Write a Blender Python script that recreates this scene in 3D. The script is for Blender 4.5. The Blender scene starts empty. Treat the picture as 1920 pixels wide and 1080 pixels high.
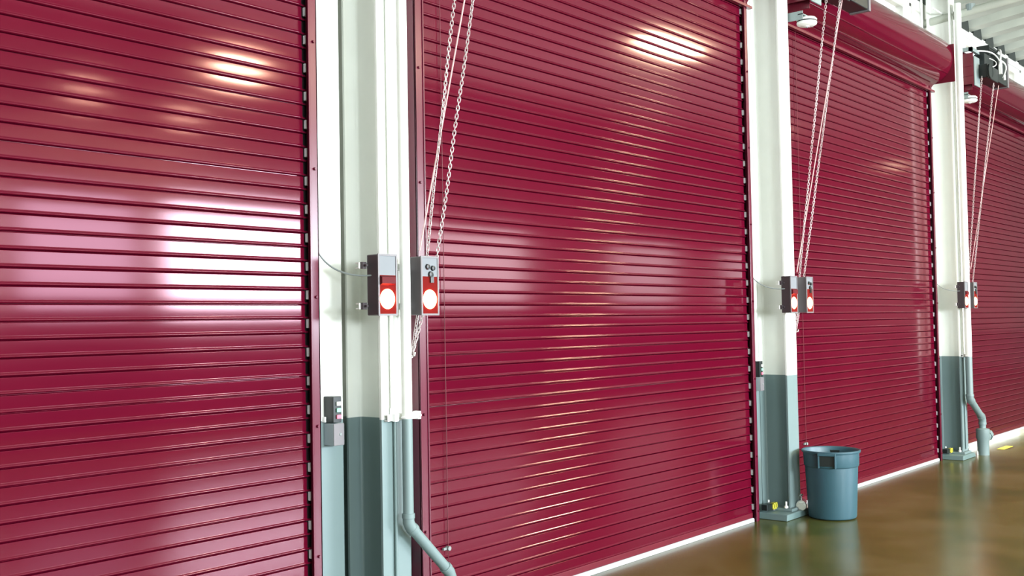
import bpy, bmesh, math, random
from mathutils import Vector, Matrix
random.seed(7)
COL = bpy.context.scene.collection
SC = bpy.context.scene

# ------------------------------------------------------------------ materials
def _mat(name):
    m = bpy.data.materials.new(name); m.use_nodes = True
    nt = m.node_tree; b = nt.nodes['Principled BSDF']
    return m, nt, b

def simple(name, col, rough=.5, metal=0., spec=.5, noise=.06, nscale=6., bump=0., bscale=60., coat=0., coat_r=.1):
    m, nt, b = _mat(name)
    L = nt.links
    tc = nt.nodes.new('ShaderNodeTexCoord')
    n = nt.nodes.new('ShaderNodeTexNoise'); n.inputs['Scale'].default_value = nscale; n.inputs['Detail'].default_value = 4
    L.new(tc.outputs['Object'], n.inputs['Vector'])
    r = nt.nodes.new('ShaderNodeMapRange')
    r.inputs['To Min'].default_value = 1 - noise; r.inputs['To Max'].default_value = 1 + noise
    L.new(n.outputs['Fac'], r.inputs['Value'])
    mx = nt.nodes.new('ShaderNodeVectorMath'); mx.operation = 'SCALE'
    mx.inputs[0].default_value = col[:3]
    L.new(r.outputs['Result'], mx.inputs['Scale'])
    L.new(mx.outputs['Vector'], b.inputs['Base Color'])
    b.inputs['Roughness'].default_value = rough
    b.inputs['Metallic'].default_value = metal
    b.inputs['Specular IOR Level'].default_value = spec
    if coat:
        b.inputs['Coat Weight'].default_value = coat; b.inputs['Coat Roughness'].default_value = coat_r
    if bump:
        n2 = nt.nodes.new('ShaderNodeTexNoise'); n2.inputs['Scale'].default_value = bscale; n2.inputs['Detail'].default_value = 3
        L.new(tc.outputs['Object'], n2.inputs['Vector'])
        bp = nt.nodes.new('ShaderNodeBump'); bp.inputs['Strength'].default_value = bump; bp.inputs['Distance'].default_value = .004
        L.new(n2.outputs['Fac'], bp.inputs['Height']); L.new(bp.outputs['Normal'], b.inputs['Normal'])
    return m

PAINT_Z = 1.113
def two_tone(name, top, bot, rough=.4, z=PAINT_Z, noise=.05, bump=.05):
    """white paint above a painted dado line, grey below"""
    m = simple(name, top, rough, noise=noise, bump=bump)
    nt = m.node_tree; L = nt.links
    b = nt.nodes['Principled BSDF']
    mx = [n for n in nt.nodes if n.bl_idname == 'ShaderNodeVectorMath'][0]
    g = nt.nodes.new('ShaderNodeNewGeometry'); s = nt.nodes.new('ShaderNodeSeparateXYZ')
    L.new(g.outputs['Position'], s.inputs[0])
    c = nt.nodes.new('ShaderNodeMath'); c.operation = 'GREATER_THAN'; c.inputs[1].default_value = z
    L.new(s.outputs['Z'], c.inputs[0])
    mix = nt.nodes.new('ShaderNodeMix'); mix.data_type = 'RGBA'
    mix.inputs['A'].default_value = (*bot, 1); mix.inputs['B'].default_value = (*top, 1)
    L.new(c.outputs[0], mix.inputs['Factor'])
    L.new(mix.outputs['Result'], mx.inputs[0])
    return m

def emis(name, col, strength, base=(.1, .1, .1)):
    m, nt, b = _mat(name)
    b.inputs['Base Color'].default_value = (*base, 1)
    b.inputs['Emission Color'].default_value = (*col, 1)
    b.inputs['Emission Strength'].default_value = strength
    b.inputs['Roughness'].default_value = .75; b.inputs['Specular IOR Level'].default_value = .1
    return m

M = {}
M['maroon'] = simple('maroon_enamel', (.102, .0024, .0148), .095, metal=.12, noise=.12, nscale=1.3, spec=.33, bump=.018, bscale=7)
M['maroon_guide'] = simple('maroon_guide', (.105, .005, .022), .25, noise=.06, nscale=3)
M['maroon_dark'] = simple('maroon_plate', (.12, .008, .02), .3, noise=.1)
M['groove'] = simple('guide_gap_shade', (.012, .008, .01), .6)  # near-black colour paints the shade in the gap at the guides
M['endlock'] = simple('white_endlock', (.78, .72, .78), .4)
M['weather'] = simple('pale_bottom_seal', (.46, .48, .52), .5, noise=.04)
M['darkrub'] = simple('dark_rubber', (.035, .04, .045), .6)
M['column'] = two_tone('column_paint', (.80, .82, .78), (.175, .24, .245), .38)
M['wall'] = two_tone('wall_paint', (.62, .63, .58), (.24, .30, .29), .55)
M['white'] = simple('white_paint', (.86, .87, .85), .35)
M['strut'] = simple('strut_paint', (.84, .85, .84), .4, noise=.1, nscale=20)
M['ceiling'] = simple('deck_paint', (.44, .47, .41), .5, noise=.22, nscale=3.5)
M['black'] = simple('black_housing', (.012, .017, .017), .35, noise=.2)
M['lampbody'] = simple('signal_housing', (.055, .045, .05), .35)
M['silver'] = simple('satin_aluminium', (.16, .15, .16), .45)
M['greypanel'] = simple('grey_lens', (.20, .215, .235), .5, spec=.15)
M['greymetal'] = simple('grey_bracket', (.20, .25, .25), .5)
M['jbox'] = simple('grey_box', (.36, .43, .46), .4)
M['visor'] = simple('dark_red_visor', (.10, .006, .010), .6, spec=.2)
M['redlens'] = emis('lit_red_lens', (1, .13, .055), 48, (.6, .05, .03))
M['redrim'] = emis('red_lens_rim', (1, .05, .02), .12, (.10, .004, .004))
M['chain'] = simple('galvanised_chain', (.52, .45, .45), .4, metal=.35)
M['rope'] = simple('pale_cord', (.58, .38, .38), .7)
M['cable'] = simple('grey_cable', (.22, .25, .25), .6)
M['palecable'] = simple('pale_cable', (.66, .68, .66), .6)
M['wire'] = simple('maroon_wire', (.12, .02, .03), .5)
M['yellow'] = simple('yellow_plastic', (.62, .58, .07), .4)
M['bin'] = simple('bluegrey_plastic', (.034, .092, .120), .42, noise=.08, nscale=12, bump=.08, bscale=200)
M['chrome'] = simple('bright_metal', (.8, .82, .84), .18, metal=.9)
M['btn_white'] = simple('button_white', (.75, .78, .75), .4)
M['btn_green'] = simple('button_green', (.25, .55, .42), .4)
M['btn_red'] = simple('button_red', (.75, .16, .24), .4)
M['grout'] = simple('grey_painted_pad', (.13, .20, .20), .5)
M['ground'] = simple('outside_concrete', (.55, .53, .48), .8)
M['dado'] = simple('dark_reflection_band', (.010, .010, .012), .6)

def floor_mat():
    m, nt, b = _mat('polished_concrete'); L = nt.links
    tc = nt.nodes.new('ShaderNodeTexCoord')
    n = nt.nodes.new('ShaderNodeTexNoise'); n.inputs['Scale'].default_value = 1.1; n.inputs['Detail'].default_value = 5; n.inputs['Roughness'].default_value = .6
    L.new(tc.outputs['Object'], n.inputs['Vector'])
    cr = nt.nodes.new('ShaderNodeValToRGB')
    e = cr.color_ramp.elements
    e[0].position = .39; e[0].color = (.050, .062, .009, 1)
    e[1].position = .63; e[1].color = (.105, .098, .030, 1)
    k = cr.color_ramp.elements.new(.5); k.color = (.080, .078, .014, 1)
    L.new(n.outputs['Fac'], cr.inputs['Fac'])
    n2 = nt.nodes.new('ShaderNodeTexNoise'); n2.inputs['Scale'].default_value = 60; n2.inputs['Detail'].default_value = 4
    L.new(tc.outputs['Object'], n2.inputs['Vector'])
    mr = nt.nodes.new('ShaderNodeMapRange'); mr.inputs['To Min'].default_value = .72; mr.inputs['To Max'].default_value = 1.28
    L.new(n2.outputs['Fac'], mr.inputs['Value'])
    sc = nt.nodes.new('ShaderNodeVectorMath'); sc.operation = 'SCALE'
    L.new(cr.outputs['Color'], sc.inputs[0]); L.new(mr.outputs['Result'], sc.inputs['Scale'])
    L.new(sc.outputs['Vector'], b.inputs['Base Color'])
    n3 = nt.nodes.new('ShaderNodeTexNoise'); n3.inputs['Scale'].default_value = 2.5; n3.inputs['Detail'].default_value = 3
    L.new(tc.outputs['Object'], n3.inputs['Vector'])
    r3 = nt.nodes.new('ShaderNodeMapRange'); r3.inputs['To Min'].default_value = .20; r3.inputs['To Max'].default_value = .27
    L.new(n3.outputs['Fac'], r3.inputs['Value']); L.new(r3.outputs['Result'], b.inputs['Roughness'])
    bp = nt.nodes.new('ShaderNodeBump'); bp.inputs['Strength'].default_value = .06; bp.inputs['Distance'].default_value = .01
    L.new(n2.outputs['Fac'], bp.inputs['Height'])
    return m
M['floor'] = floor_mat()

def glass_mat():
    m = bpy.data.materials.new('window_glass'); m.use_nodes = True
    nt = m.node_tree; nt.nodes.clear(); L = nt.links
    o = nt.nodes.new('ShaderNodeOutputMaterial'); mx = nt.nodes.new('ShaderNodeMixShader')
    t = nt.nodes.new('ShaderNodeBsdfTransparent'); g = nt.nodes.new('ShaderNodeBsdfGlossy')
    g.inputs['Roughness'].default_value = .05; mx.inputs[0].default_value = .06
    L.new(t.outputs[0], mx.inputs[1]); L.new(g.outputs[0], mx.inputs[2]); L.new(mx.outputs[0], o.inputs['Surface'])
    return m
M['glass'] = glass_mat()

# ------------------------------------------------------------------ mesh helpers
class MB:
    def __init__(s): s.v = []; s.f = []
    def add(s, vs, fs):
        o = len(s.v); s.v += [tuple(v) for v in vs]; s.f += [tuple(i + o for i in f) for f in fs]; return s
    def box(s, x0, x1, y0, y1, z0, z1):
        x0, x1 = min(x0, x1), max(x0, x1); y0, y1 = min(y0, y1), max(y0, y1); z0, z1 = min(z0, z1), max(z0, z1)
        vs = [(x, y, z) for z in (z0, z1) for y in (y0, y1) for x in (x0, x1)]
        return s.add(vs, [(0, 2, 3, 1), (4, 5, 7, 6), (0, 1, 5, 4), (2, 6, 7, 3), (0, 4, 6, 2), (1, 3, 7, 5)])
    def prism(s, pts, axis, a, b, closed=True):
        """extrude 2-D polygon; axis x: pts=(y,z); y: (x,z); z: (x,y)"""
        def P(p, t):
            return {'x': (t, p[0], p[1]), 'y': (p[0], t, p[1]), 'z': (p[0], p[1], t)}[axis]
        n = len(pts)
        vs = [P(p, a) for p in pts] + [P(p, b) for p in pts]
        fs = [(i, (i + 1) % n, n + (i + 1) % n, n + i) for i in range(n if closed else n - 1)]
        if closed: fs += [tuple(range(n - 1, -1, -1)), tuple(range(n, 2 * n))]
        return s.add(vs, fs)
    def tube(s, path, r, seg=12, cap=True, radii=None):
        path = [Vector(p) for p in path]; n = len(path); rings = []
        up = None
        for i, p in enumerate(path):
            t = (path[min(i + 1, n - 1)] - path[max(i - 1, 0)]).normalized()
            if up is None:
                up = Vector((0, 0, 1)) if abs(t.z) < .9 else Vector((0, 1, 0))
            a = t.cross(up); 
            if a.length < 1e-5: a = t.cross(Vector((1, 0, 0)))
            a.normalize(); b = a.cross(t).normalized(); up = b
            rr = radii[i] if radii else r
            rings.append([p + a * (math.cos(2 * math.pi * k / seg) * rr) + b * (math.sin(2 * math.pi * k / seg) * rr) for k in range(seg)])
        vs = [v for rg in rings for v in rg]
        fs = [(i * seg + k, i * seg + (k + 1) % seg, (i + 1) * seg + (k + 1) % seg, (i + 1) * seg + k) for i in range(n - 1) for k in range(seg)]
        if cap: fs += [tuple(range(seg - 1, -1, -1)), tuple((n - 1) * seg + k for k in range(seg))]
        return s.add(vs, fs)
    def cyl(s, a, b, r, seg=16): return s.tube([a, b], r, seg)
    def lathe(s, prof, c=(0, 0, 0), seg=32, axis='z'):
        n = len(prof); vs = []
        for r, z in prof:
            for k in range(seg):
                x, y = math.cos(2 * math.pi * k / seg) * r, math.sin(2 * math.pi * k / seg) * r
                v = {'z': (x, y, z), 'y': (x, z, y), 'x': (z, x, y)}[axis]
                vs.append((c[0] + v[0], c[1] + v[1], c[2] + v[2]))
        fs = [(i * seg + k, i * seg + (k + 1) % seg, (i + 1) * seg + (k + 1) % seg, (i + 1) * seg + k) for i in range(n - 1) for k in range(seg)]
        return s.add(vs, fs)
    def build(s, name, mat, parent=None, smooth=False, bevel=0., loc=None, bseg=2, angle=40):
        me = bpy.data.meshes.new(name); me.from_pydata(s.v, [], s.f)
        bm = bmesh.new(); bm.from_mesh(me); bmesh.ops.recalc_face_normals(bm, faces=bm.faces); bm.to_mesh(me); bm.free()
        me.materials.append(M[mat] if isinstance(mat, str) else mat)
        o = bpy.data.objects.new(name, me); COL.objects.link(o)
        if smooth:
            me.shade_smooth()
            me.set_sharp_from_angle(angle=math.radians(angle))
        if bevel:
            b = o.modifiers.new('bevel', 'BEVEL'); b.width = bevel; b.segments = bseg; b.limit_method = 'ANGLE'; b.angle_limit = math.radians(40)
        if parent: o.parent = parent
        if loc: o.location = loc
        return o

def tag(o, label=None, cat=None, group=None, kind=None):
    if label: o['label'] = label
    if cat: o['category'] = cat
    if group: o['group'] = group
    if kind: o['kind'] = kind
    return o
def empty(name, loc, label=None, cat=None, group=None, kind=None):
    o = bpy.data.objects.new(name, None); COL.objects.link(o); o.location = loc; o.empty_display_size = .1
    return tag(o, label, cat, group, kind)
def copy_tree(o, parent=None):
    c = o.copy(); COL.objects.link(c)
    if parent: c.parent = parent
    for ch in list(o.children): copy_tree(ch, c)
    return c
def arc(c, a, b, n, u, v, r):
    """points of an arc in the plane u,v about c"""
    c, u, v = Vector(c), Vector(u), Vector(v)
    return [c + u * (math.cos(a + (b - a) * i / n) * r) + v * (math.sin(a + (b - a) * i / n) * r) for i in range(n + 1)]

# ------------------------------------------------------------------ layout
PIER = [0.012, 4.352, 8.610, 13.00]      # local origin of each pier
S = .0667                                # slat pitch
HEAD = 4.08
CEIL = 5.15
XL, XR, YB = -9.0, 31.0, -12.0

# ---- shell
tag(MB().box(XL, XR, YB, .12, -.1, 0).build('floor', 'floor'), 'glossy mottled olive brown concrete floor of the bay', 'floor', kind='structure')
tag(MB().box(XL, XR, .12, 9, -.12, -.004).build('ground', 'ground'), 'pale concrete ground outside the doors', 'ground', kind='structure')
# wall with the door openings, one mesh: pier strips, lintel and top rail
w = MB()
bays = [(-3.50, PIER[0] + .12)] + [(PIER[i] + .79, PIER[i + 1] + .12) for i in range(3)]
xs = [XL] + [v for b in bays for v in b] + [XR]
for i in range(0, len(xs), 2):
    w.box(xs[i], xs[i + 1], .12, .30, 0, 4.14)
w.box(XL, XR, .12, .30, 4.14, 4.40)
for i in range(0, len(xs), 2):
    w.box(xs[i], xs[i + 1], .12, .30, 4.40, 5.02)
w.box(XL, XR, .12, .30, 5.02, 5.12)
tag(w.build('wall_front', 'wall'), 'painted wall around the roll-up doors', 'wall', kind='structure')
for i, (a, b) in enumerate(bays):
    fr = MB()
    fr.box(a, a + .04, .13, .20, 4.40, 5.02); fr.box(b - .04, b, .13, .20, 4.40, 5.02)
    fr.box(a, b, .13, .20, 4.40, 4.43); fr.box(a, b, .13, .20, 4.99, 5.02)
    for k in (1, 2):
        x = a + (b - a) * k / 3; fr.box(x - .02, x + .02, .13, .20, 4.43, 4.99)
    root = empty('window_%d' % (i + 1), (0, 0, 0), 'bright overexposed clerestory window above the %s roll-up door' % ['first', 'second', 'third', 'fourth'][i], 'window', kind='structure')
    fr.build('window_frame', 'white', root)
    MB().box(a + .03, b - .03, .16, .166, 4.42, 5.0).build('pane', 'glass', root)

wb = MB()   # wall facing the doors, with window openings, some added unseen to light the columns
WIN = [(-6.5, -2.5), (0.2, 3.6), (4.4, 6.3), (6.9, 10.2), (10.6, 12.8), (13.2, 16.4), (20.0, 23.2), (26.0, 29.0)]  # openings hidden from the door reflections are added as column fill
z0, z1 = 1.95, 3.65
xs = [XL] + [v for b in WIN for v in b] + [XR]
for i in range(0, len(xs), 2): wb.box(xs[i], xs[i + 1], YB - .2, YB, z0, z1)
wb.box(XL, XR, YB - .2, YB, z1, 8.2)
tag(wb.build('wall_back', 'wall'), 'pale wall with windows, some added for fill light, facing the roll-up doors', 'wall', kind='structure')
tag(MB().box(XL, XR, YB - .2, YB + .02, 0, z0).build('trim_1', 'dado'), 'added dark band low on the wall facing the doors, for their reflections', 'reflection band', kind='structure')  # unseen band, added to darken the lower door reflections
tag(MB().box(XL - .2, XL, YB - .2, .3, 0, 8.2).build('wall_left', 'wall'), 'painted end wall behind the camera', 'wall', kind='structure')
tag(MB().box(XR, XR + .2, YB - .2, .3, 0, 8.2).build('wall_right', 'wall'), 'painted far end wall of the bay', 'wall', kind='structure')

# ceiling: ribbed deck, ribs run out from the door wall and rise into the room
slope = .12
d = MB(); x = XL; prof = []
while x < XR:
    prof += [(x, 0), (x + .17, 0), (x + .20, .085), (x + .25, .11), (x + .43, .11), (x + .48, .085), (x + .51, 0)]
    x += .52
n = len(prof)
def cz(y): return CEIL + slope * (.12 - y)
vs = [(p[0], .30, cz(.30) + p[1]) for p in prof] + [(p[0], YB - .2, cz(YB) + p[1]) for p in prof]
d.add(vs, [(i, i + 1, n + i + 1, n + i) for i in range(n - 1)])
vs = [(XL, .3, cz(.3) + .16), (XR, .3, cz(.3) + .16), (XR, YB - .2, cz(YB) + .16), (XL, YB - .2, cz(YB) + .16)]
d.add(vs, [(0, 1, 2, 3)])
tag(d.build('ceiling', 'ceiling'), 'pale ribbed metal roof deck with dark rib ends over the windows', 'ceiling', kind='structure')
cl = MB(); x = XL  # black blocks paint the shade of the open rib ends
while x < XR - .6:
    cl.prism([(x + .17, 5.10), (x + .51, 5.10), (x + .51, CEIL), (x + .48, CEIL + .085), (x + .43, CEIL + .11), (x + .25, CEIL + .11), (x + .20, CEIL + .085), (x + .17, CEIL)], 'y', .112, .20)
    x += .52
tag(cl.build('trim_2', 'black'), 'black blocks standing in for shade in the open rib ends of the roof deck', 'trim', kind='structure')

# ------------------------------------------------------------------ roll-up doors
CY = -.03     # front face of the slats
def slat_profile():
    p = [(0, .011), (.0012, .0045), (.0024, .0002), (.0038, -.0024), (.0054, -.0038), (.0070, -.0043), (.0086, -.0040), (.0102, -.0031),
         (.0118, -.0019), (.0134, -.0008), (.0150, -.0002), (.0166, .0000), (.029, -.0001), (.040, -.0001), (.051, -.0001), (.0618, .0000),
         (.0632, .0010), (.0644, .0040), (.0655, .0105)]
    return p
def curtain(x0, x1, zb, ztop, bow=.0):
    mb = MB(); n = int(round((ztop - zb) / S)); P = slat_profile()
    pts = []
    for k in range(n):
        j = random.uniform(-.0006, .0006)
        for (z, y) in P: pts.append((CY + y + j, zb + k * S + z))
    m = len(pts)
    # closed strip, front and back faces
    nx = 2
    vs = [(x0, y, z) for y, z in pts] + [(x1, y, z) for y, z in pts]
    fs = [(i, i + 1, m + i + 1, m + i) for i in range(m - 1)]
    mb.add(vs, fs)
    back = [(x0, CY + .02, zb), (x1, CY + .02, zb), (x1, CY + .02, zb + n * S), (x0, CY + .02, zb + n * S)]
    mb.add(back, [(0, 1, 2, 3)])
    return mb, n
ORD = ['first', 'second', 'third', 'fourth']
DL = ['maroon slatted roll-up door nearest the camera, filling the left of the view',
      'tall maroon slatted roll-up door in the centre, between the first two columns',
      'maroon roll-up door behind the grey bin, its curved hood fully in view',
      'farthest maroon roll-up door at the right edge, daylight under its bottom']
endlock_src = None
hood_n = 12
for i in range(4):
    a = (-3.46 if i == 0 else PIER[i - 1] + .84); b = PIER[i] + .07
    raise_ = .055 if i == 3 else 0.
    root = empty('door_%d' % (i + 1), (0, 0, 0), DL[i], 'roll-up door', kind='structure')
    cx0, cx1 = a - .005, b - .008
    zb = .045 + raise_
    mb, n = curtain(cx0, cx1, zb + .02, HEAD + .25)
    o = mb.build('slat_curtain', 'maroon', root, smooth=True, angle=60)
    wn = o.modifiers.new('normals', 'WEIGHTED_NORMAL'); wn.keep_sharp = True; wn.weight = 100
    MB().box(cx0, cx1, CY - .008, CY + .022, zb - .015, zb + .024).build('bottom_bar', 'maroon_dark', root, bevel=.003)
    MB().prism([(CY - .020, raise_ + .001), (CY + .03, raise_ + .001), (CY + .03, raise_ + .03), (CY - .012, raise_ + .03), (CY - .020, raise_ + .024)], 'x', cx0, cx1).build('bottom_seal', 'weather', root)['label'] = 'pale bottom seal strip'
    # guides
    for side, (g0, g1) in enumerate(((a - .065, a), (b, b + .056))):
        g = MB()
        inn = g1 if side == 0 else g0; out = g0 if side == 0 else g1
        g.box(g0, g1, -.062, -.052, 0, HEAD + .02)                  # face leg
        s = 1 if side == 0 else -1
        g.box(inn, inn - s * .010, -.068, -.050, 0, HEAD + .02)     # rolled lip
        g.box(out, out + s * .009, -.062, .055, 0, HEAD + .02)      # return leg
        g.build('guide_rail', 'maroon_guide', root, bevel=.002)
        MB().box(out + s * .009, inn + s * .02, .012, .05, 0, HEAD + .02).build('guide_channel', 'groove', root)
        # hold-down bolts
        bt = MB()
        for z in [.08, .5, 1.1, 1.7, 2.3, 2.9, 3.5]:
            bt.lathe([(0, -.010), (.006, -.010), (.0075, -.006), (.0075, 0)], ((g0 + g1) / 2 + s * -.005, -.062, z), 8, 'y')
        bt.build('guide_bolts', 'maroon_guide', root)
    # white end locks, every second slat, on the far edge
    for k in range(31):
        z = (1.65 + 2 * k) * S + raise_
        if endlock_src is None:
            e = MB(); e.box(-.010, .012, -.006, .012, -.021, .021); e.box(.012, .026, -.001, .010, -.006, .006)
            o = e.build('endlock', 'endlock', root, bevel=.003); endlock_src = o
            o['label'] = 'white end lock on the slat end'
        else:
            o = endlock_src.copy(); COL.objects.link(o); o.parent = root
        o.location = (b + .018, CY, z)
    # slat noses that run on into the guide
    ns = MB()
    for k in range(n):
        z = zb + .02 + k * S
        ns.box(b - .012, b + .03, CY + .001, CY + .012, z + .002, z + .0105)
    ns.build('slat_noses', 'maroon_guide', root)
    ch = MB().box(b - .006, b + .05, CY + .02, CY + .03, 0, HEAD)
    ch.build('shade_backing', 'groove', root)  # near-black sheet, shade painted in behind the slat ends
    # hood
    pr_ = [(-.045, 4.030), (-.060, 4.030), (-.060, 4.060), (-.080, 4.085)]
    R = .275; yc, zc = -.02, 4.355
    for k in range(hood_n + 8):
        t = math.radians(-74 + k * (74 + 96) / (hood_n + 7))
        pr_.append((yc - R * math.cos(t), zc + R * math.sin(t)))
    # raised beads where the hood sheet is creased
    inner = [(y + .004, z) for y, z in pr_]
    hb = MB(); hx0, hx1 = a - .09, b + .075
    m = len(pr_)
    hb.prism(pr_ + [(.10, pr_[-1][1]), (.10, 4.030)], 'x', hx0, hx1)
    hood = hb.build('hood', 'maroon', root, smooth=True, angle=35)
    for (t, rr) in ((-38, .006), (-62, .006)):
        tt = math.radians(t); c = (yc - R * math.cos(tt), zc + R * math.sin(tt))
        MB().tube([(hx0, c[0], c[1]), (hx1, c[0], c[1])], rr, 8).build('hood_bead', 'maroon', root, smooth=True)
    MB().box(hx0 + .01, hx1 + .03, -.085, -.05, 4.006, 4.026).build('hood_lip', 'maroon_dark', root)
    for xx in (hx0 - .012, hx1 + .004):
        MB().box(xx, xx + .010, -.31, .10, 4.09, 4.50).build('end_plate', 'maroon_dark', root, bevel=.003)
    if i >= 2:
        rv = MB()
        for q in (.30, .345):
            xx = hx0 + (hx1 - hx0) * (.42 + q * .08)
            rv.lathe([(0, -.012), (.008, -.01), (.01, 0)], (xx, -.155, 4.13), 8, 'y')
        rv.build('hood_rivets', 'endlock', root)

# ------------------------------------------------------------------ piers: jamb posts, columns and what hangs on them
PL = ['first', 'second', 'third']
CN = ['nearest steel column, between the first and second doors', 'middle steel column, left of the grey bin', 'farthest steel column, left of the last door']
def fillet_I(x0, x1, yb, yf, tf, tw, r):
    """I section (x,y), flanges parallel to the wall"""
    xm = (x0 + x1) / 2; h = tw / 2; pts = []
    def fil(cx, cy, a0, a1):
        return [(cx + r * math.cos(math.radians(a0 + (a1 - a0) * k / 5)), cy + r * math.sin(math.radians(a0 + (a1 - a0) * k / 5))) for k in range(6)]
    pts += [(x0, yf), (x1, yf), (x1, yf + tf)]
    pts += fil(xm + h + r, yf + tf + r, 270, 180)
    pts += fil(xm + h + r, yb - tf - r, 180, 90)
    pts += [(x1, yb - tf), (x1, yb), (x0, yb), (x0, yb - tf)]
    pts += fil(xm - h - r, yb - tf - r, 90, 0)
    pts += fil(xm - h - r, yf + tf + r, 0, -90)
    pts += [(x0, yf + tf)]
    return pts
for i in range(3):
    X = PIER[i]
    nm = ['nearest', 'middle', 'farthest'][i]
    # jamb posts
    for sgn, (j0, j1) in enumerate(((X + .135, X + .325), (X + .62, X + .775))):
        tag(MB().box(j0, j1, .012, .12, 0, 4.35).build('trim_%d' % (3 + 2 * i + sgn), 'column', bevel=.004),
            'painted jamb post on the %s side of the %s column' % (['left', 'right'][sgn], nm), 'jamb post', kind='structure')
    root = empty('steel_column', (X + .47, -.07, 0), 'white over grey painted ' + CN[i], 'column', 'steel columns between the doors')
    sh = MB(); sh.prism(fillet_I(-.091, .091, .12, -.13, .013, .010, .014), 'z', .075, 5.12)
    sh.build('shaft', 'column', root, smooth=True, angle=35)
    MB().box(-.115, .115, -.155, .14, .050, .072).build('base_plate', 'column', root, bevel=.003)
    MB().prism([(-.27, .001), (.175, .001), (.135, .050), (-.26, .050)], 'y', -.185, .075).build('grout_pad', 'grout', root, bevel=.006)
    for bx, by in ((-.105, -.10), (-.105, .05), (.105, -.14), (.105, .05)):
        a_ = MB(); a_.cyl((bx, by, .07), (bx, by, .125), .008, 8); a_.lathe([(0, .091), (.016, .091), (.016, .076), (.018, .076)], (bx, by, 0), 6)
        a_.build('anchor_bolt', 'strut', root, smooth=False)

# --- signal lights
def make_light():
    root = empty('stop_light', (0, 0, 0))
    W, H_, D = .118, .285, .075
    b = MB(); b.box(-W / 2, W / 2, -D, 0, -H_ / 2, H_ / 2)
    b.build('housing', 'lampbody', root, bevel=.005)
    f = MB(); t = .007
    f.box(-W / 2 - .002, W / 2 + .002, -D - .006, -D, H_ / 2 - t, H_ / 2 + .002); f.box(-W / 2 - .002, W / 2 + .002, -D - .006, -D, -H_ / 2 - .002, -H_ / 2 + t)
    f.box(-W / 2 - .002, -W / 2 + t, -D - .006, -D, -H_ / 2 + t, H_ / 2 - t); f.box(W / 2 - t, W / 2 + .002, -D - .006, -D, -H_ / 2 + t, H_ / 2 - t)
    f.build('front_frame', 'silver', root)
    MB().box(-W / 2 + t, W / 2 - t, -D - .003, -D, .045, H_ / 2 - t).build('upper_panel', 'greypanel', root)['label'] = 'unlit grey upper panel'
    v = MB(); v.prism([(-D, .043), (-D - .020, .036), (-D - .020, .006), (-D, -.004)], 'x', -W / 2 + .010, W / 2 - .022)
    v.build('visor', 'visor', root)['label'] = 'dark red visor'
    MB().box(-W / 2 + t, W / 2 - t, -D - .002, -D, -H_ / 2 + t, .045).build('lens_plate', 'redrim', root)['label'] = 'glowing red plate behind the lens'
    l = MB(); l.lathe([(.0001, -.015), (.020, -.0135), (.035, -.009), (.046, -.002), (.0475, .0)], (0, -D - .002, -.066), 28, 'y')
    o = l.build('lens', 'redlens', root, smooth=True)
    o['label'] = 'lit round red lens, white hot in the middle'
    for z in (.0, ):
        pass
    return root
light0 = make_light()
LA = .330; LB = .612; LZ = [1.752, 1.748, 1.782]
dx = [(.0, .0), (-.015, -.01), (-.015, .02)]
SL = [('left of the two lit red stop lights on the nearest column', 'right of the two lit red stop lights on the nearest column, chains behind it'),
      ('left of the two small red stop lights on the middle column', 'right of the two small red stop lights on the middle column'),
      ('left of the two tiny red stop lights on the farthest column', 'right of the two tiny red stop lights on the farthest column')]
first = True
for i in range(3):
    for k, lx in enumerate((LA, LB)):
        o = light0 if first else copy_tree(light0); first = False
        o.location = (PIER[i] + lx + dx[i][k], -.228, LZ[i])
        tag(o, SL[i][k], 'stop light', 'red stop lights on the columns')
        if k == 1:      # the right-hand lights show dark hardware in the upper window instead of a visor
            for ch in list(o.children):
                if ch.name.startswith('visor'): bpy.data.objects.remove(ch)
            hw = MB()
            for a_, z_, r_ in ((-.016, .092, .015), (.020, .086, .014), (.004, .055, .017)):
                hw.lathe([(0, -.012), (r_ * .8, -.010), (r_, 0)], (a_, -.078, z_), 10, 'y')
            hw.box(.0, .022, -.086, -.078, .015, .055)
            h_ = hw.build('clamp_hardware', 'black', o, smooth=True); h_['label'] = 'dark clamp hardware behind the upper window'
    for k, dz in enumerate((.092, -.098)):
        s = empty('mounting_strut', (PIER[i] + .47, -.214, LZ[i] + dz), '%s short metal strut behind the stop lights of the %s column' % (['upper', 'lower'][k], ['nearest', 'middle', 'farthest'][i]), 'strut', 'struts carrying the stop lights')
        c = MB(); c.prism([(-.011, -.014), (-.011, .014), (.0125, .014), (.0125, .009), (-.006, .009), (-.006, -.009), (.0125, -.009), (.0125, -.014)], 'x', -.245, .235)
        c.build('channel', 'strut', s)
        for xx in (-.225, -.045, .225):
            cl = MB(); cl.box(xx - .012, xx + .012, -.028, -.012, -.016, .016); cl.cyl((xx, -.035, 0), (xx, -.046, 0), .006, 8)
            cl.build('clamp', 'lampbody', s)

# --- cable drooping from the jamb to the left-hand light
for i in range(3):
    X = PIER[i]
    p0 = Vector((X + .135, -.01, LZ[i] + .23)); p3 = Vector((X + .275 + dx[i][0], -.26, LZ[i] + .045))
    pts = []
    for k in range(15):
        t = k / 14
        q1 = Vector((X + .150, -.02, LZ[i] + .10)); q2 = Vector((X + .20, -.14, LZ[i] + .035))
        pts.append(p0 * (1 - t) ** 3 + q1 * 3 * t * (1 - t) ** 2 + q2 * 3 * t * t * (1 - t) + p3 * t ** 3)
    tag(MB().tube(pts, .0042, 8).build('signal_cable', 'cable', smooth=True), 'thin grey cable drooping from the door jamb to the stop light of the %s column' % ['nearest', 'middle', 'farthest'][i], 'cable', 'cables of the stop lights')

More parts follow.
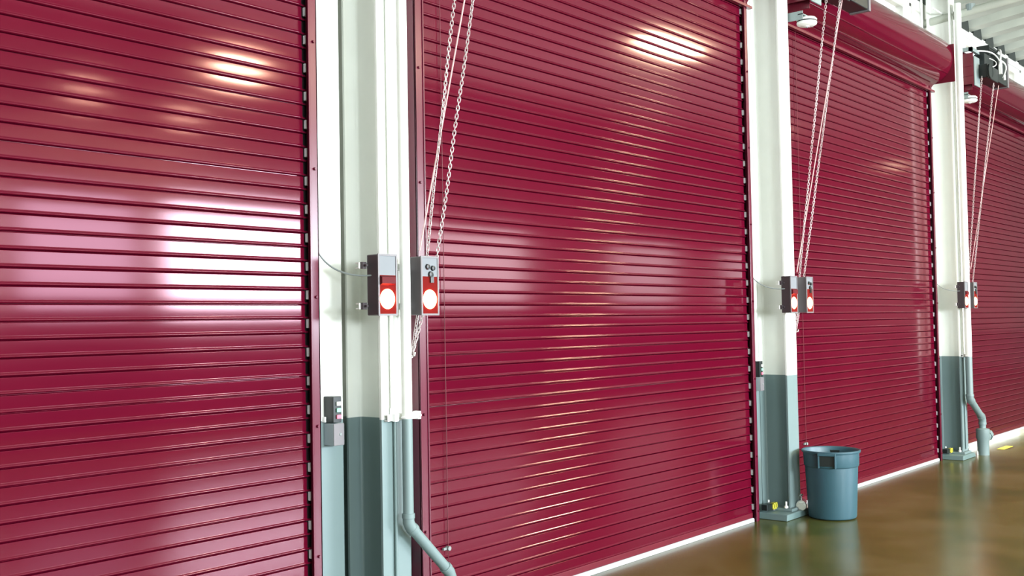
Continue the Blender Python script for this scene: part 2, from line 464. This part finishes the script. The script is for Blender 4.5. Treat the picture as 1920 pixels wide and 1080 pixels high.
# --- rain pipe, conduit and their clamp strut
def drain_pipe(X, far):
    px = X + (.487 if not far else .411); py = -.262 if not far else -.279; r = .026 if not far else .036
    zt = .62 if not far else .66
    root = empty('drain_pipe', (px, py, 0), None)
    rel = lambda p: (p[0] - px, p[1] - py, p[2])
    run = .40 if not far else .50
    up = [(px, py, 5.0), (px, py, zt + .03)]
    MB().tube([rel(p) for p in up], r, 20).build('vertical_pipe', 'column', root, smooth=True)
    a45 = math.radians(45) if not far else math.radians(30)
    dirv = Vector((math.cos(a45), 0, -math.sin(a45)))
    if far: run = .47
    e0 = Vector((px, py, zt + .03)); e1 = Vector((px, py, zt - .01)) + dirv * .04
    p1 = e1 + dirv * (run - .08)
    # upper elbow
    c1 = [e0, Vector((px, py, zt + .0)), Vector((px, py, zt - .01)) + dirv * .015, e1]
    MB().tube([rel(p) for p in c1], r * 1.10, 20).build('elbow', 'column', root, smooth=True)
    MB().tube([rel(e1), rel(p1)], r, 20).build('slanted_pipe', 'column', root, smooth=True)
    e3 = p1 + dirv * .05 + Vector((0, 0, -.06))
    c2 = [p1, p1 + dirv * .03, p1 + dirv * .05 + Vector((0, 0, -.02)), e3]
    MB().tube([rel(p) for p in c2], r * 1.12, 20).build('elbow', 'column', root, smooth=True)
    top = .10 if not far else .20
    MB().tube([rel(e3), rel((e3.x, e3.y, top))], r, 20).build('lower_pipe', 'column', root, smooth=True)
    for q, dd in ((e0, Vector((0, 0, 1))), (e1, dirv), (p1, dirv), (e3, Vector((0, 0, 1)))):
        MB().tube([rel(q - dd * .012), rel(q + dd * .012)], r * 1.2, 20).build('socket_collar', 'column', root, smooth=True, bevel=.002)
    # floor fitting
    f = MB(); f.lathe([(r, top + .10), (r * 2.0, top + .09), (r * 2.0, top - .01), (r * 1.75, top - .03), (r * 1.75, .0)] if far else
                      [(r, top + .06), (r * 1.6, top + .05), (r * 1.6, 0)], rel((e3.x, e3.y, 0)), 20)
    if far:
        f.tube([rel((e3.x, e3.y, .14)), rel((e3.x + .16, e3.y, .20))], r * 1.35, 14)
        f.tube([rel((e3.x + .15, e3.y, .195)), rel((e3.x + .20, e3.y, .215))], r * 1.7, 8)
    f.build('floor_fitting', 'column', root, smooth=True)
    return root
tag(drain_pipe(PIER[0], False), 'white over grey drain pipe down the nearest column, elbow bending right near floor', 'pipe')
tag(drain_pipe(PIER[2], True), 'pale drain pipe beside the last door with fat fitting at the floor', 'pipe')
for i in (0, 2):
    X = PIER[i]; nm = ['nearest', '', 'farthest'][i]
    c = empty('conduit', (X + .437, -.214, 0), 'thin straight white conduit left of the drain pipe on the %s column' % nm, 'conduit')
    MB().tube([(0, 0, 1.14), (0, 0, 5.0)], .0095, 12).build('tube', 'column', c, smooth=True)
    MB().tube([(0, 0, 1.135), (0, 0, 1.165)], .013, 12).build('end_bushing', 'strut', c, smooth=True)
    MB().tube([(.018, .004, .1), (.018, .004, 1.10)], .008, 10).build('lower_tube', 'column', c, smooth=True)
    s = empty('pipe_strut', (X + .47, -.214, PAINT_Z + .008), 'white clamp strut holding drain pipe and conduit on the %s column' % nm, 'strut')
    MB().prism([(-.012, -.016), (-.012, .016), (.012, .016), (.012, .010), (-.006, .010), (-.006, -.010), (.012, -.010), (.012, -.016)], 'x', -.075, .125).build('channel', 'strut', s)
    cl = MB()
    pts = arc((.017 + (.0 if i == 0 else -.08), -.048, 0), math.radians(-10), math.radians(190), 12, (1, 0, 0), (0, -1, 0), .031)
    cl.tube(pts, .004, 6); cl.box(-.045, -.02, -.030, -.012, -.018, .018)
    cl.build('pipe_clamp', 'strut', s)
    e = MB(); e.box(.118, .140, -.022, .016, -.020, .020); e.cyl((.129, -.03, 0), (.129, -.02, 0), .008, 8)
    e.build('end_cap', 'strut', s, bevel=.003)

# --- push-button stations and boxes on the jambs
for i in (0, 1):
    X = PIER[i]; nm = ['nearest', 'middle'][i]
    r = empty('push_button_station', (X + .232 - .004 * i, .012, 1.168), 'black push-button station with white, green and red buttons by the %s column' % nm, 'switch', 'door control stations')
    MB().box(-.028, .022, -.070, 0, -.062, .062).build('housing', 'black', r, bevel=.003)
    for k, m_ in enumerate(('btn_white', 'btn_green', 'btn_red')):
        b = MB(); b.box(-.012, .014, -.078, -.070, .028 - k * .031 - .0095, .028 - k * .031 + .0095)
        o = b.build('button', m_, r, bevel=.002); o['label'] = ['white', 'green', 'red'][k] + ' button'
    MB().box(-.040, -.030, -.020, 0, -.060, -.035).build('side_tab', 'strut', r)
    j = empty('junction_box', (X + .238 - .004 * i, .012, 1.050), 'grey metal junction box under the buttons by the %s column' % nm, 'electrical box', 'junction boxes under the push buttons')
    MB().box(-.034, .030, -.068, 0, -.052, .052).build('box', 'jbox', j, bevel=.002)
    MB().box(-.034, .030, -.072, -.068, -.052, .052).build('cover', 'silver', j, bevel=.002)
    MB().lathe([(0, -.004), (.006, -.003), (.008, 0)], (.006, -.072, 0), 10, 'y').build('screw', 'cable', j)

# --- yellow photo eyes low on the jambs
for i in (1, 2):
    X = PIER[i]
    r = empty('photo_eye_sensor', (X + .335, -.06, .088), 'small yellow and black photo-eye sensor at the foot of the %s column' % ['', 'middle', 'farthest'][i], 'sensor', 'yellow photo eyes')
    b = MB(); w_, h_ = .075, .05
    for (a0, a1, c0, c1) in ((-w_ / 2, w_ / 2, h_ / 2 - .010, h_ / 2), (-w_ / 2, w_ / 2, -h_ / 2, -h_ / 2 + .010), (-w_ / 2, -w_ / 2 + .012, -h_ / 2, h_ / 2), (w_ / 2 - .012, w_ / 2, -h_ / 2, h_ / 2), (-.006, .006, -h_ / 2, h_ / 2)):
        b.box(a0, a1, -.035, -.005, c0, c1)
    b.build('yellow_case', 'yellow', r, bevel=.002)
    MB().box(-w_ / 2 + .005, w_ / 2 - .005, -.025, .03, -h_ / 2 + .004, h_ / 2 - .004).build('lens_block', 'black', r)
    MB().box(-.135, -.045, -.03, .02, -.02, .025).build('bracket', 'black', r, bevel=.003)
    MB().box(.02, .03, -.02, .0, -.045, -.02).build('foot', 'strut', r)

# --- bright valve beside the bin
r = empty('pipe_valve', (4.875, -.225, 0), 'small shiny capped pipe valve on the floor just left of the grey bin', 'valve')
v = MB(); v.tube([(.0, 0, .0), (0, 0, .07)], .022, 14); v.build('riser', 'chrome', r, smooth=True)
v = MB(); v.tube([(-.05, -.02, .085), (.055, .02, .085)], .042, 18); v.build('body', 'chrome', r, smooth=True, bevel=.004)
v = MB(); v.tube([(-.06, -.024, .085), (-.048, -.019, .085)], .03, 6); v.build('cap', 'chrome', r)
v = MB(); v.cyl((0, 0, .12), (0, 0, .17), .006, 8); v.box(-.022, .022, -.006, .006, .155, .166); v.build('handle', 'chrome', r)

tag(MB().box(10.05, 10.42, -.33, -.25, .0005, .003).build('floor_stripe', 'yellow'), 'short yellow stripe on the floor before the farthest door', 'floor marking')  # thin yellow strip lying on the floor

# ------------------------------------------------------------------ bin
def bin_():
    cx, cy = 4.935, -.455; Hh = .530
    root = empty('trash_can', (cx, cy, 0.001), 'round blue-grey plastic rubbish bin standing on the floor by the middle column', 'bin')
    seg = 48
    outer = [(.0001, .004), (.172, .004), (.180, .010), (.183, .022), (.2005, .400), (.2055, .405), (.209, .412), (.2115, .500), (.2125, .508), (.221, .510), (.225, .518), (.224, .527), (.217, .530), (.209, .526), (.205, .515), (.199, .40), (.176, .022), (.0001, .016)]
    MB().lathe(outer, (0, 0, 0), seg).build('body', 'bin', root, smooth=True, angle=35)
    for k, ang in enumerate((195, 15)):
        a = math.radians(ang); u = Vector((math.cos(a), math.sin(a), 0)); t = Vector((-math.sin(a), math.cos(a), 0))
        mb = MB()
        # hollow grip box: two cheeks and a bottom lip standing off the rim
        def bx(t0, t1, r0, r1, za, zb_):
            vs = [u * r_ + t * t_ + Vector((0, 0, z_)) for z_ in (za, zb_) for r_ in (r0, r1) for t_ in (t0, t1)]
            mb.add(vs, [(0, 2, 3, 1), (4, 5, 7, 6), (0, 1, 5, 4), (2, 6, 7, 3), (0, 4, 6, 2), (1, 3, 7, 5)])
        bx(-.068, -.056, .198, .232, .405, .515); bx(.056, .068, .198, .232, .405, .515)
        bx(-.068, .068, .205, .236, .500, .520)
        h = mb.build('handle', 'bin', root, bevel=.003)
        p = MB(); 
        vs = [u * r_ + t * t_ + Vector((0, 0, z_)) for z_ in (.420, .500) for r_ in (.200, .214) for t_ in (-.056, .056)]
        p.add(vs, [(0, 2, 3, 1), (4, 5, 7, 6), (0, 1, 5, 4), (2, 6, 7, 3), (0, 4, 6, 2), (1, 3, 7, 5)])
        o = p.build('grip_shade', 'black', h); o['label'] = 'black block painting the shade behind the grip'  # black block stands in for shade inside the grip
bin_()

# ------------------------------------------------------------------ door operators above, chains, cords, detectors
def link_mesh(name, pitch=.0215, wd=.0100, wr=.0023):
    me = MB(); n = 12; pts = []
    L = pitch / 2 + wr * .9
    for k in range(n + 1):
        a = 2 * math.pi * k / n
        x = math.cos(a) * (wd * .72); z = math.sin(a) * (wd * .72) + (L - wd * .5 if math.sin(a) > 1e-6 else (-(L - wd * .5) if math.sin(a) < -1e-6 else 0))
        pts.append(Vector((x, 0, z)))
    return pts
LINK = link_mesh('link')
def chain(name, pts_path, pitch=.0215):
    """links laid along a polyline"""
    mb = MB(); path = [Vector(p) for p in pts_path]
    seg = []; 
    for a, b in zip(path, path[1:]): seg.append((a, b, (b - a).length))
    tot = sum(s[2] for s in seg); n = int(tot / pitch)
    for k in range(n):
        dd = (k + .5) * pitch; acc = 0
        for a, b, l in seg:
            if acc + l >= dd: break
            acc += l
        t = (b - a).normalized(); c = a + t * (dd - acc)
        c = c + Vector((math.sin(dd * 9) * .002, 0, 0))
        s = t.cross(Vector((0, 1, 0))).normalized(); f = s.cross(t).normalized()
        ang = (math.pi / 2 if k % 2 else 0) + .35 + .5 * math.sin(dd * 2.1)
        s2 = s * math.cos(ang) + f * math.sin(ang)
        loop = [c + s2 * p.x + t * p.z for p in LINK]
        mb.tube(loop, .0023, 5, cap=False)
    return mb

OPN = ['', 'second', 'third', 'fourth']
def operator(X, label):
    root = empty('door_operator', (X, 0, 4.09), label, 'door operator', 'black door operators by the hoods')
    g = MB(); g.box(.66, .84, -.370, -.355, .03, .36)
    g.build('side_plate', 'greymetal', root, bevel=.004)['label'] = 'grey steel bracket plate'
    g = MB(); g.box(.585, .86, -.365, -.33, .41, .45); g.box(.585, .625, -.365, .11, .41, .45)
    g.build('top_rail', 'greymetal', root)
    g = MB(); g.box(.655, .667, -.354, .10, .05, .40)
    for z in (.14, .25): g.box(.643, .655, -.34, .09, z, z + .012)
    g.build('wall_plate', 'maroon_dark', root)
    b = MB(); b.box(.80, 1.22, -.46, -.30, .13, .285); b.lathe([(0, -.012), (.012, -.010), (.016, 0)], (1.0, -.46, .20), 10, 'y')
    b.build('gear_case', 'black', root, bevel=.008)
    b = MB(); b.box(.86, 1.20, -.42, -.30, .285, .42); b.build('brake_box', 'black', root, bevel=.006)
    b = MB(); b.box(1.26, 1.60, -.36, -.22, .37, .60)
    for k in range(8): b.box(1.255, 1.605, -.365, -.36, .39 + k * .025, .402 + k * .025)
    b.build('motor', 'black', root, bevel=.015)
    b = MB(); b.box(1.30, 1.66, -.44, -.24, .16, .49); b.build('control_box', 'black', root, bevel=.006)
    b = MB(); b.box(1.66, 1.70, -.45, -.23, .15, .50); b.build('cover_plate', 'silver', root, bevel=.004)['label'] = 'pale side cover'
    c = MB(); c.lathe([(.07, -.012), (.085, -.012), (.085, -.004), (.06, 0), (.085, .004), (.085, .012), (.07, .012)], (.80, -.49, .19), 24, 'y'); c.lathe([(.0, -.01), (.072, -.01), (.072, .01), (0, .01)], (.80, -.49, .19), 24, 'y')
    c.build('chain_wheel', 'black', root, smooth=True, angle=30)
    # loose grey flex conduits
    def bez(p, q, r_, s_, n=14): 
        P = [Vector(v) for v in (p, q, r_, s_)]
        return [P[0] * (1 - t) ** 3 + P[1] * 3 * t * (1 - t) ** 2 + P[2] * 3 * t * t * (1 - t) + P[3] * t ** 3 for t in [k / n for k in range(n + 1)]]
    c = MB(); c.tube(bez((1.50, -.37, .54), (1.20, -.52, .58), (1.15, -.52, .40), (1.26, -.46, .34)), .010, 8)
    c.tube(bez((.80, -.36, .44), (1.0, -.50, .46), (1.05, -.50, .40), (1.38, -.46, .36)), .008, 8)
    c.tube(bez((1.24, -.47, .40), (1.42, -.52, .38), (1.36, -.52, .30), (1.40, -.46, .22)), .009, 8)
    c.tube(bez((.84, -.47, .24), (.96, -.52, .26), (1.10, -.52, .34), (1.0, -.43, .38)), .006, 8)
    c.build('flex_conduit', 'palecable', root, smooth=True)
    MB().box(1.255, 1.285, -.49, -.46, .24, .38).build('connector', 'white', root)
    MB().cyl((1.40, -.48, .19), (1.40, -.48, .25), .014, 8).build('connector', 'white', root)
    return root
for i in (1, 2, 3):
    operator(PIER[i - 1], 'black motor operator with grey plate and cables at the %s door hood' % OPN[i])

# upper ends and lower ends of each loop, world coordinates: strand1 top/bottom, strand2 top/bottom, cord top/bottom
def ray_line(A, B, z):
    A, B = Vector(A), Vector(B); t = (z - A.z) / (B.z - A.z); return A + (B - A) * t
STR = {1: {'a_top': (0.8173, -0.49, 4.17), 'a_low': (0.764, -0.15, 1.9112), 'b_top': (0.9944, -0.49, 4.17), 'b_low': (0.842, -0.15, 1.9141), 'r_top': (0.9857, -0.49, 4.17), 'r_low': (0.7148, -0.15, 1.9364), 'end': (0.6967, -0.1, 1.4045)}, 2: {'a_top': (5.0232, -0.49, 4.17), 'a_low': (5.1128, -0.15, 1.9192), 'b_top': (5.287, -0.49, 4.17), 'b_low': (5.2041, -0.15, 1.9214), 'r_top': (5.3241, -0.49, 4.17), 'r_low': (5.0641, -0.15, 1.9399), 'end': (5.0785, -0.12, 1.45)}, 3: {'a_top': (9.0964, -0.49, 4.17), 'a_low': (9.5686, -0.15, 2.1161), 'b_top': (9.5376, -0.49, 4.17), 'b_low': (9.6881, -0.15, 1.9477), 'r_top': (9.7203, -0.49, 4.17), 'r_low': (9.624, -0.15, 2.0871), 'end': (9.5483, -0.12, 1.45)}}
for i in (1, 2, 3):
    s = STR[i]
    path = [s['a_top'], s['a_low'], s['end'], s['b_low'], s['b_top']]
    tag(chain('c', path).build('hand_chain', 'chain', smooth=True), 'pale steel hand chain loop hanging slanted in front of the %s door' % OPN[i], 'chain', 'hand chains of the door operators')
    tag(MB().tube([s['r_top'], s['r_low']], .0042, 6).build('pull_cord', 'rope', smooth=True), 'thin pale pull cord between the chain strands at the %s door' % OPN[i], 'cord', 'pull cords')
    k = empty('chain_keeper', s['end'], 'small hook on the jamb holding the chain loop of the %s door' % OPN[i], 'hook', 'chain keepers')
    MB().tube([(0, .11, .03), (0, .02, .03), (0, 0, .0), (0, -.02, .004), (0, -.024, .02)], .004, 8).build('hook', 'strut', k, smooth=True)
    MB().box(-.015, .015, .104, .112, .0, .06).build('plate', 'strut', k)

for i in (2, 3):
    X = PIER[i - 1]
    r = empty('smoke_detector', (X + .70 - .03 * (i - 2), -.30, 3.965), 'round white detector disc with dark seam under the hood of the %s door' % OPN[i], 'detector', 'white detector discs')
    MB().lathe([(.0001, -.036), (.018, -.036), (.02, -.032), (.06, -.028), (.078, -.018), (.081, -.006), (.080, .002), (.0001, .002)], (0, 0, 0), 32).build('cover', 'white', r, smooth=True)
    MB().lathe([(.074, .002), (.074, .012)], (0, 0, 0), 32).build('seam', 'black', r)
    MB().lathe([(.080, .012), (.081, .024), (.07, .036), (.0001, .040)], (0, 0, 0), 32).build('base', 'white', r, smooth=True)
    MB().lathe([(.0001, -.046), (.008, -.044), (.010, -.036)], (0, 0, 0), 12).build('test_button', 'silver', r)
    b = MB(); b.box(-.12, .04, -.02, .02, .040, .048); b.box(-.12, -.112, -.02, .33, .0, .07); b.box(-.112, -.02, .02, .026, .01, .06)
    b.build('angle_bracket', 'greymetal', r)

# thin vertical sensing wires in front of the slats, each with a small eyelet
for i, (wx, ez) in {1: (1.000, .384), 2: (5.385, .505)}.items():
    r = empty('sensing_wire', (wx, CY - .014, 0), 'thin vertical wire with a small eyelet in front of the %s door' % OPN[i], 'wire', 'thin vertical wires')
    MB().tube([(0, 0, .04), (0, 0, 4.03)], .0020, 6).build('wire', 'wire', r)
    e = MB(); e.cyl((0, .012, ez), (0, -.012, ez), .012, 10); e.box(-.035, .0, -.002, .010, ez - .006, ez + .006)
    e.build('eyelet', 'cable', r, smooth=False)

# pipe under the roof deck running out from the farthest column, and a thin rod above the third hood
r = empty('roof_pipe', (9.08, .10, 4.86), 'pale round pipe under the roof deck, running out from the farthest column', 'pipe')
MB().tube([(0, 0, 0), (.0, -2.9, .26)], .045, 14).build('pipe', 'ceiling', r, smooth=True)
MB().tube([(0, -.5, .045), (0, -.5, .12)], .05, 14).build('hanger', 'greymetal', r)
r = tag(MB().tube([(8.75, -.10, 4.93), (9.18, -.10, 4.93)], .008, 8).build('steel_rod', 'strut'), 'thin pale rod crossing the top of the farthest column', 'rod')
r = tag(MB().tube([(8.63, -.02, 4.44), (8.63, -.02, 5.02)], .012, 8).build('thin_conduit', 'column'), 'thin upright conduit left of the top of the farthest column', 'conduit')

# ------------------------------------------------------------------ lights
def area(name, loc, sx, sy, rot, power, col, spread=None):
    l = bpy.data.lights.new(name, 'AREA'); l.shape = 'RECTANGLE'; l.size = sx; l.size_y = sy; l.energy = power; l.color = col
    if spread: l.spread = math.radians(spread)
    o = bpy.data.objects.new(name, l); COL.objects.link(o); o.location = loc; o.rotation_euler = rot; return o
POW = [1050, 1900, 140, 1300, 550, 120, 30, 15]
for k, ((a, b), P) in enumerate(zip(WIN, POW)):
    area('daylight', ((a + b) / 2, YB - .12, (z0 + z1) / 2), b - a, z1 - z0, (math.radians(90), 0, 0), P, (.82, .76, 1.0) if 4 < a < 5 else (.78, .86, 1.0) if 4 < a < 8 else (.90, .97, 1.0))  # area lights in the openings, some of them only added column fill
# warm high-bay lamps under the deck
LAMPS = [(6.6, -9.6, 5.5, .7, 380), (9.55, -3.8, 5.35, 1.2, 330), (7.3, -7.3, 5.4, .6, 260), (4.9, -11.0, 5.1, .5, 40), (6.7, -11.2, 5.0, .5, 40), (17, -6, 5.4, .8, 25), (24, -6, 5.4, .8, 10), (0., -5, 5.4, .6, 40)]
for k, (x, y, z, s, P) in enumerate(LAMPS):
    r = empty('ceiling_light', (x, y, z), 'warm lamp under the roof deck, out of view and seen only as a reflection', 'ceiling light', 'warm lamps under the roof deck')
    f = MB(); f.box(-s / 2 - .03, s / 2 + .03, -.2, .2, .01, .10); f.cyl((0, 0, .10), (0, 0, cz(y) - z + .02), .01, 8)
    f.build('housing', 'white', r)
    l = bpy.data.lights.new('lamp', 'AREA'); l.shape = 'RECTANGLE'; l.size = s; l.size_y = .32; l.energy = P; l.color = (1, .80, .52)
    o = bpy.data.objects.new('lamp', l); COL.objects.link(o); o.parent = r; o.location = (0, 0, 0)
# strong daylight on the ground outside, seen through the gap under the last door
area('outside_sunlight', (12.0, 3.0, .28), 4.5, .3, (math.radians(-88), 0, 0), 900, (1, .97, .85), 70)

w = bpy.data.worlds.new('sky'); SC.world = w; w.use_nodes = True
bg = w.node_tree.nodes['Background']; bg.inputs['Color'].default_value = (.93, .98, 1, 1); bg.inputs['Strength'].default_value = 3.0

# ------------------------------------------------------------------ camera
yaw, pitch, roll = 0.696880159, .0333794073, -.0179601093
cam = bpy.data.cameras.new('camera'); co = bpy.data.objects.new('camera', cam); COL.objects.link(co)
fw = Vector((math.cos(yaw) * math.cos(pitch), math.sin(yaw) * math.cos(pitch), math.sin(pitch)))
r0 = Vector((math.sin(yaw), -math.cos(yaw), 0)); u0 = r0.cross(fw)
rr = r0 * math.cos(roll) + u0 * math.sin(roll); uu = -r0 * math.sin(roll) + u0 * math.cos(roll)
mt = Matrix.Identity(4)
for k in range(3): mt[k][0] = rr[k]; mt[k][1] = uu[k]; mt[k][2] = -fw[k]; mt[k][3] = (-3.10917316, -3.95327867, 1.56009803)[k]
co.matrix_world = mt
cam.sensor_width = 36; cam.lens = 2000 / 1920 * 36; cam.clip_start = .05
SC.camera = co
SC.view_settings.view_transform = 'Standard'; SC.view_settings.look = 'None'; SC.view_settings.gamma = 1; SC.view_settings.use_curve_mapping = False
SC.view_settings.exposure = 0.0
SC.cycles.use_denoising = True
SC.cycles.max_bounces = 8; SC.cycles.diffuse_bounces = 4; SC.cycles.glossy_bounces = 4
SC.cycles.sample_clamp_indirect = 8
SC.cycles.caustics_reflective = False
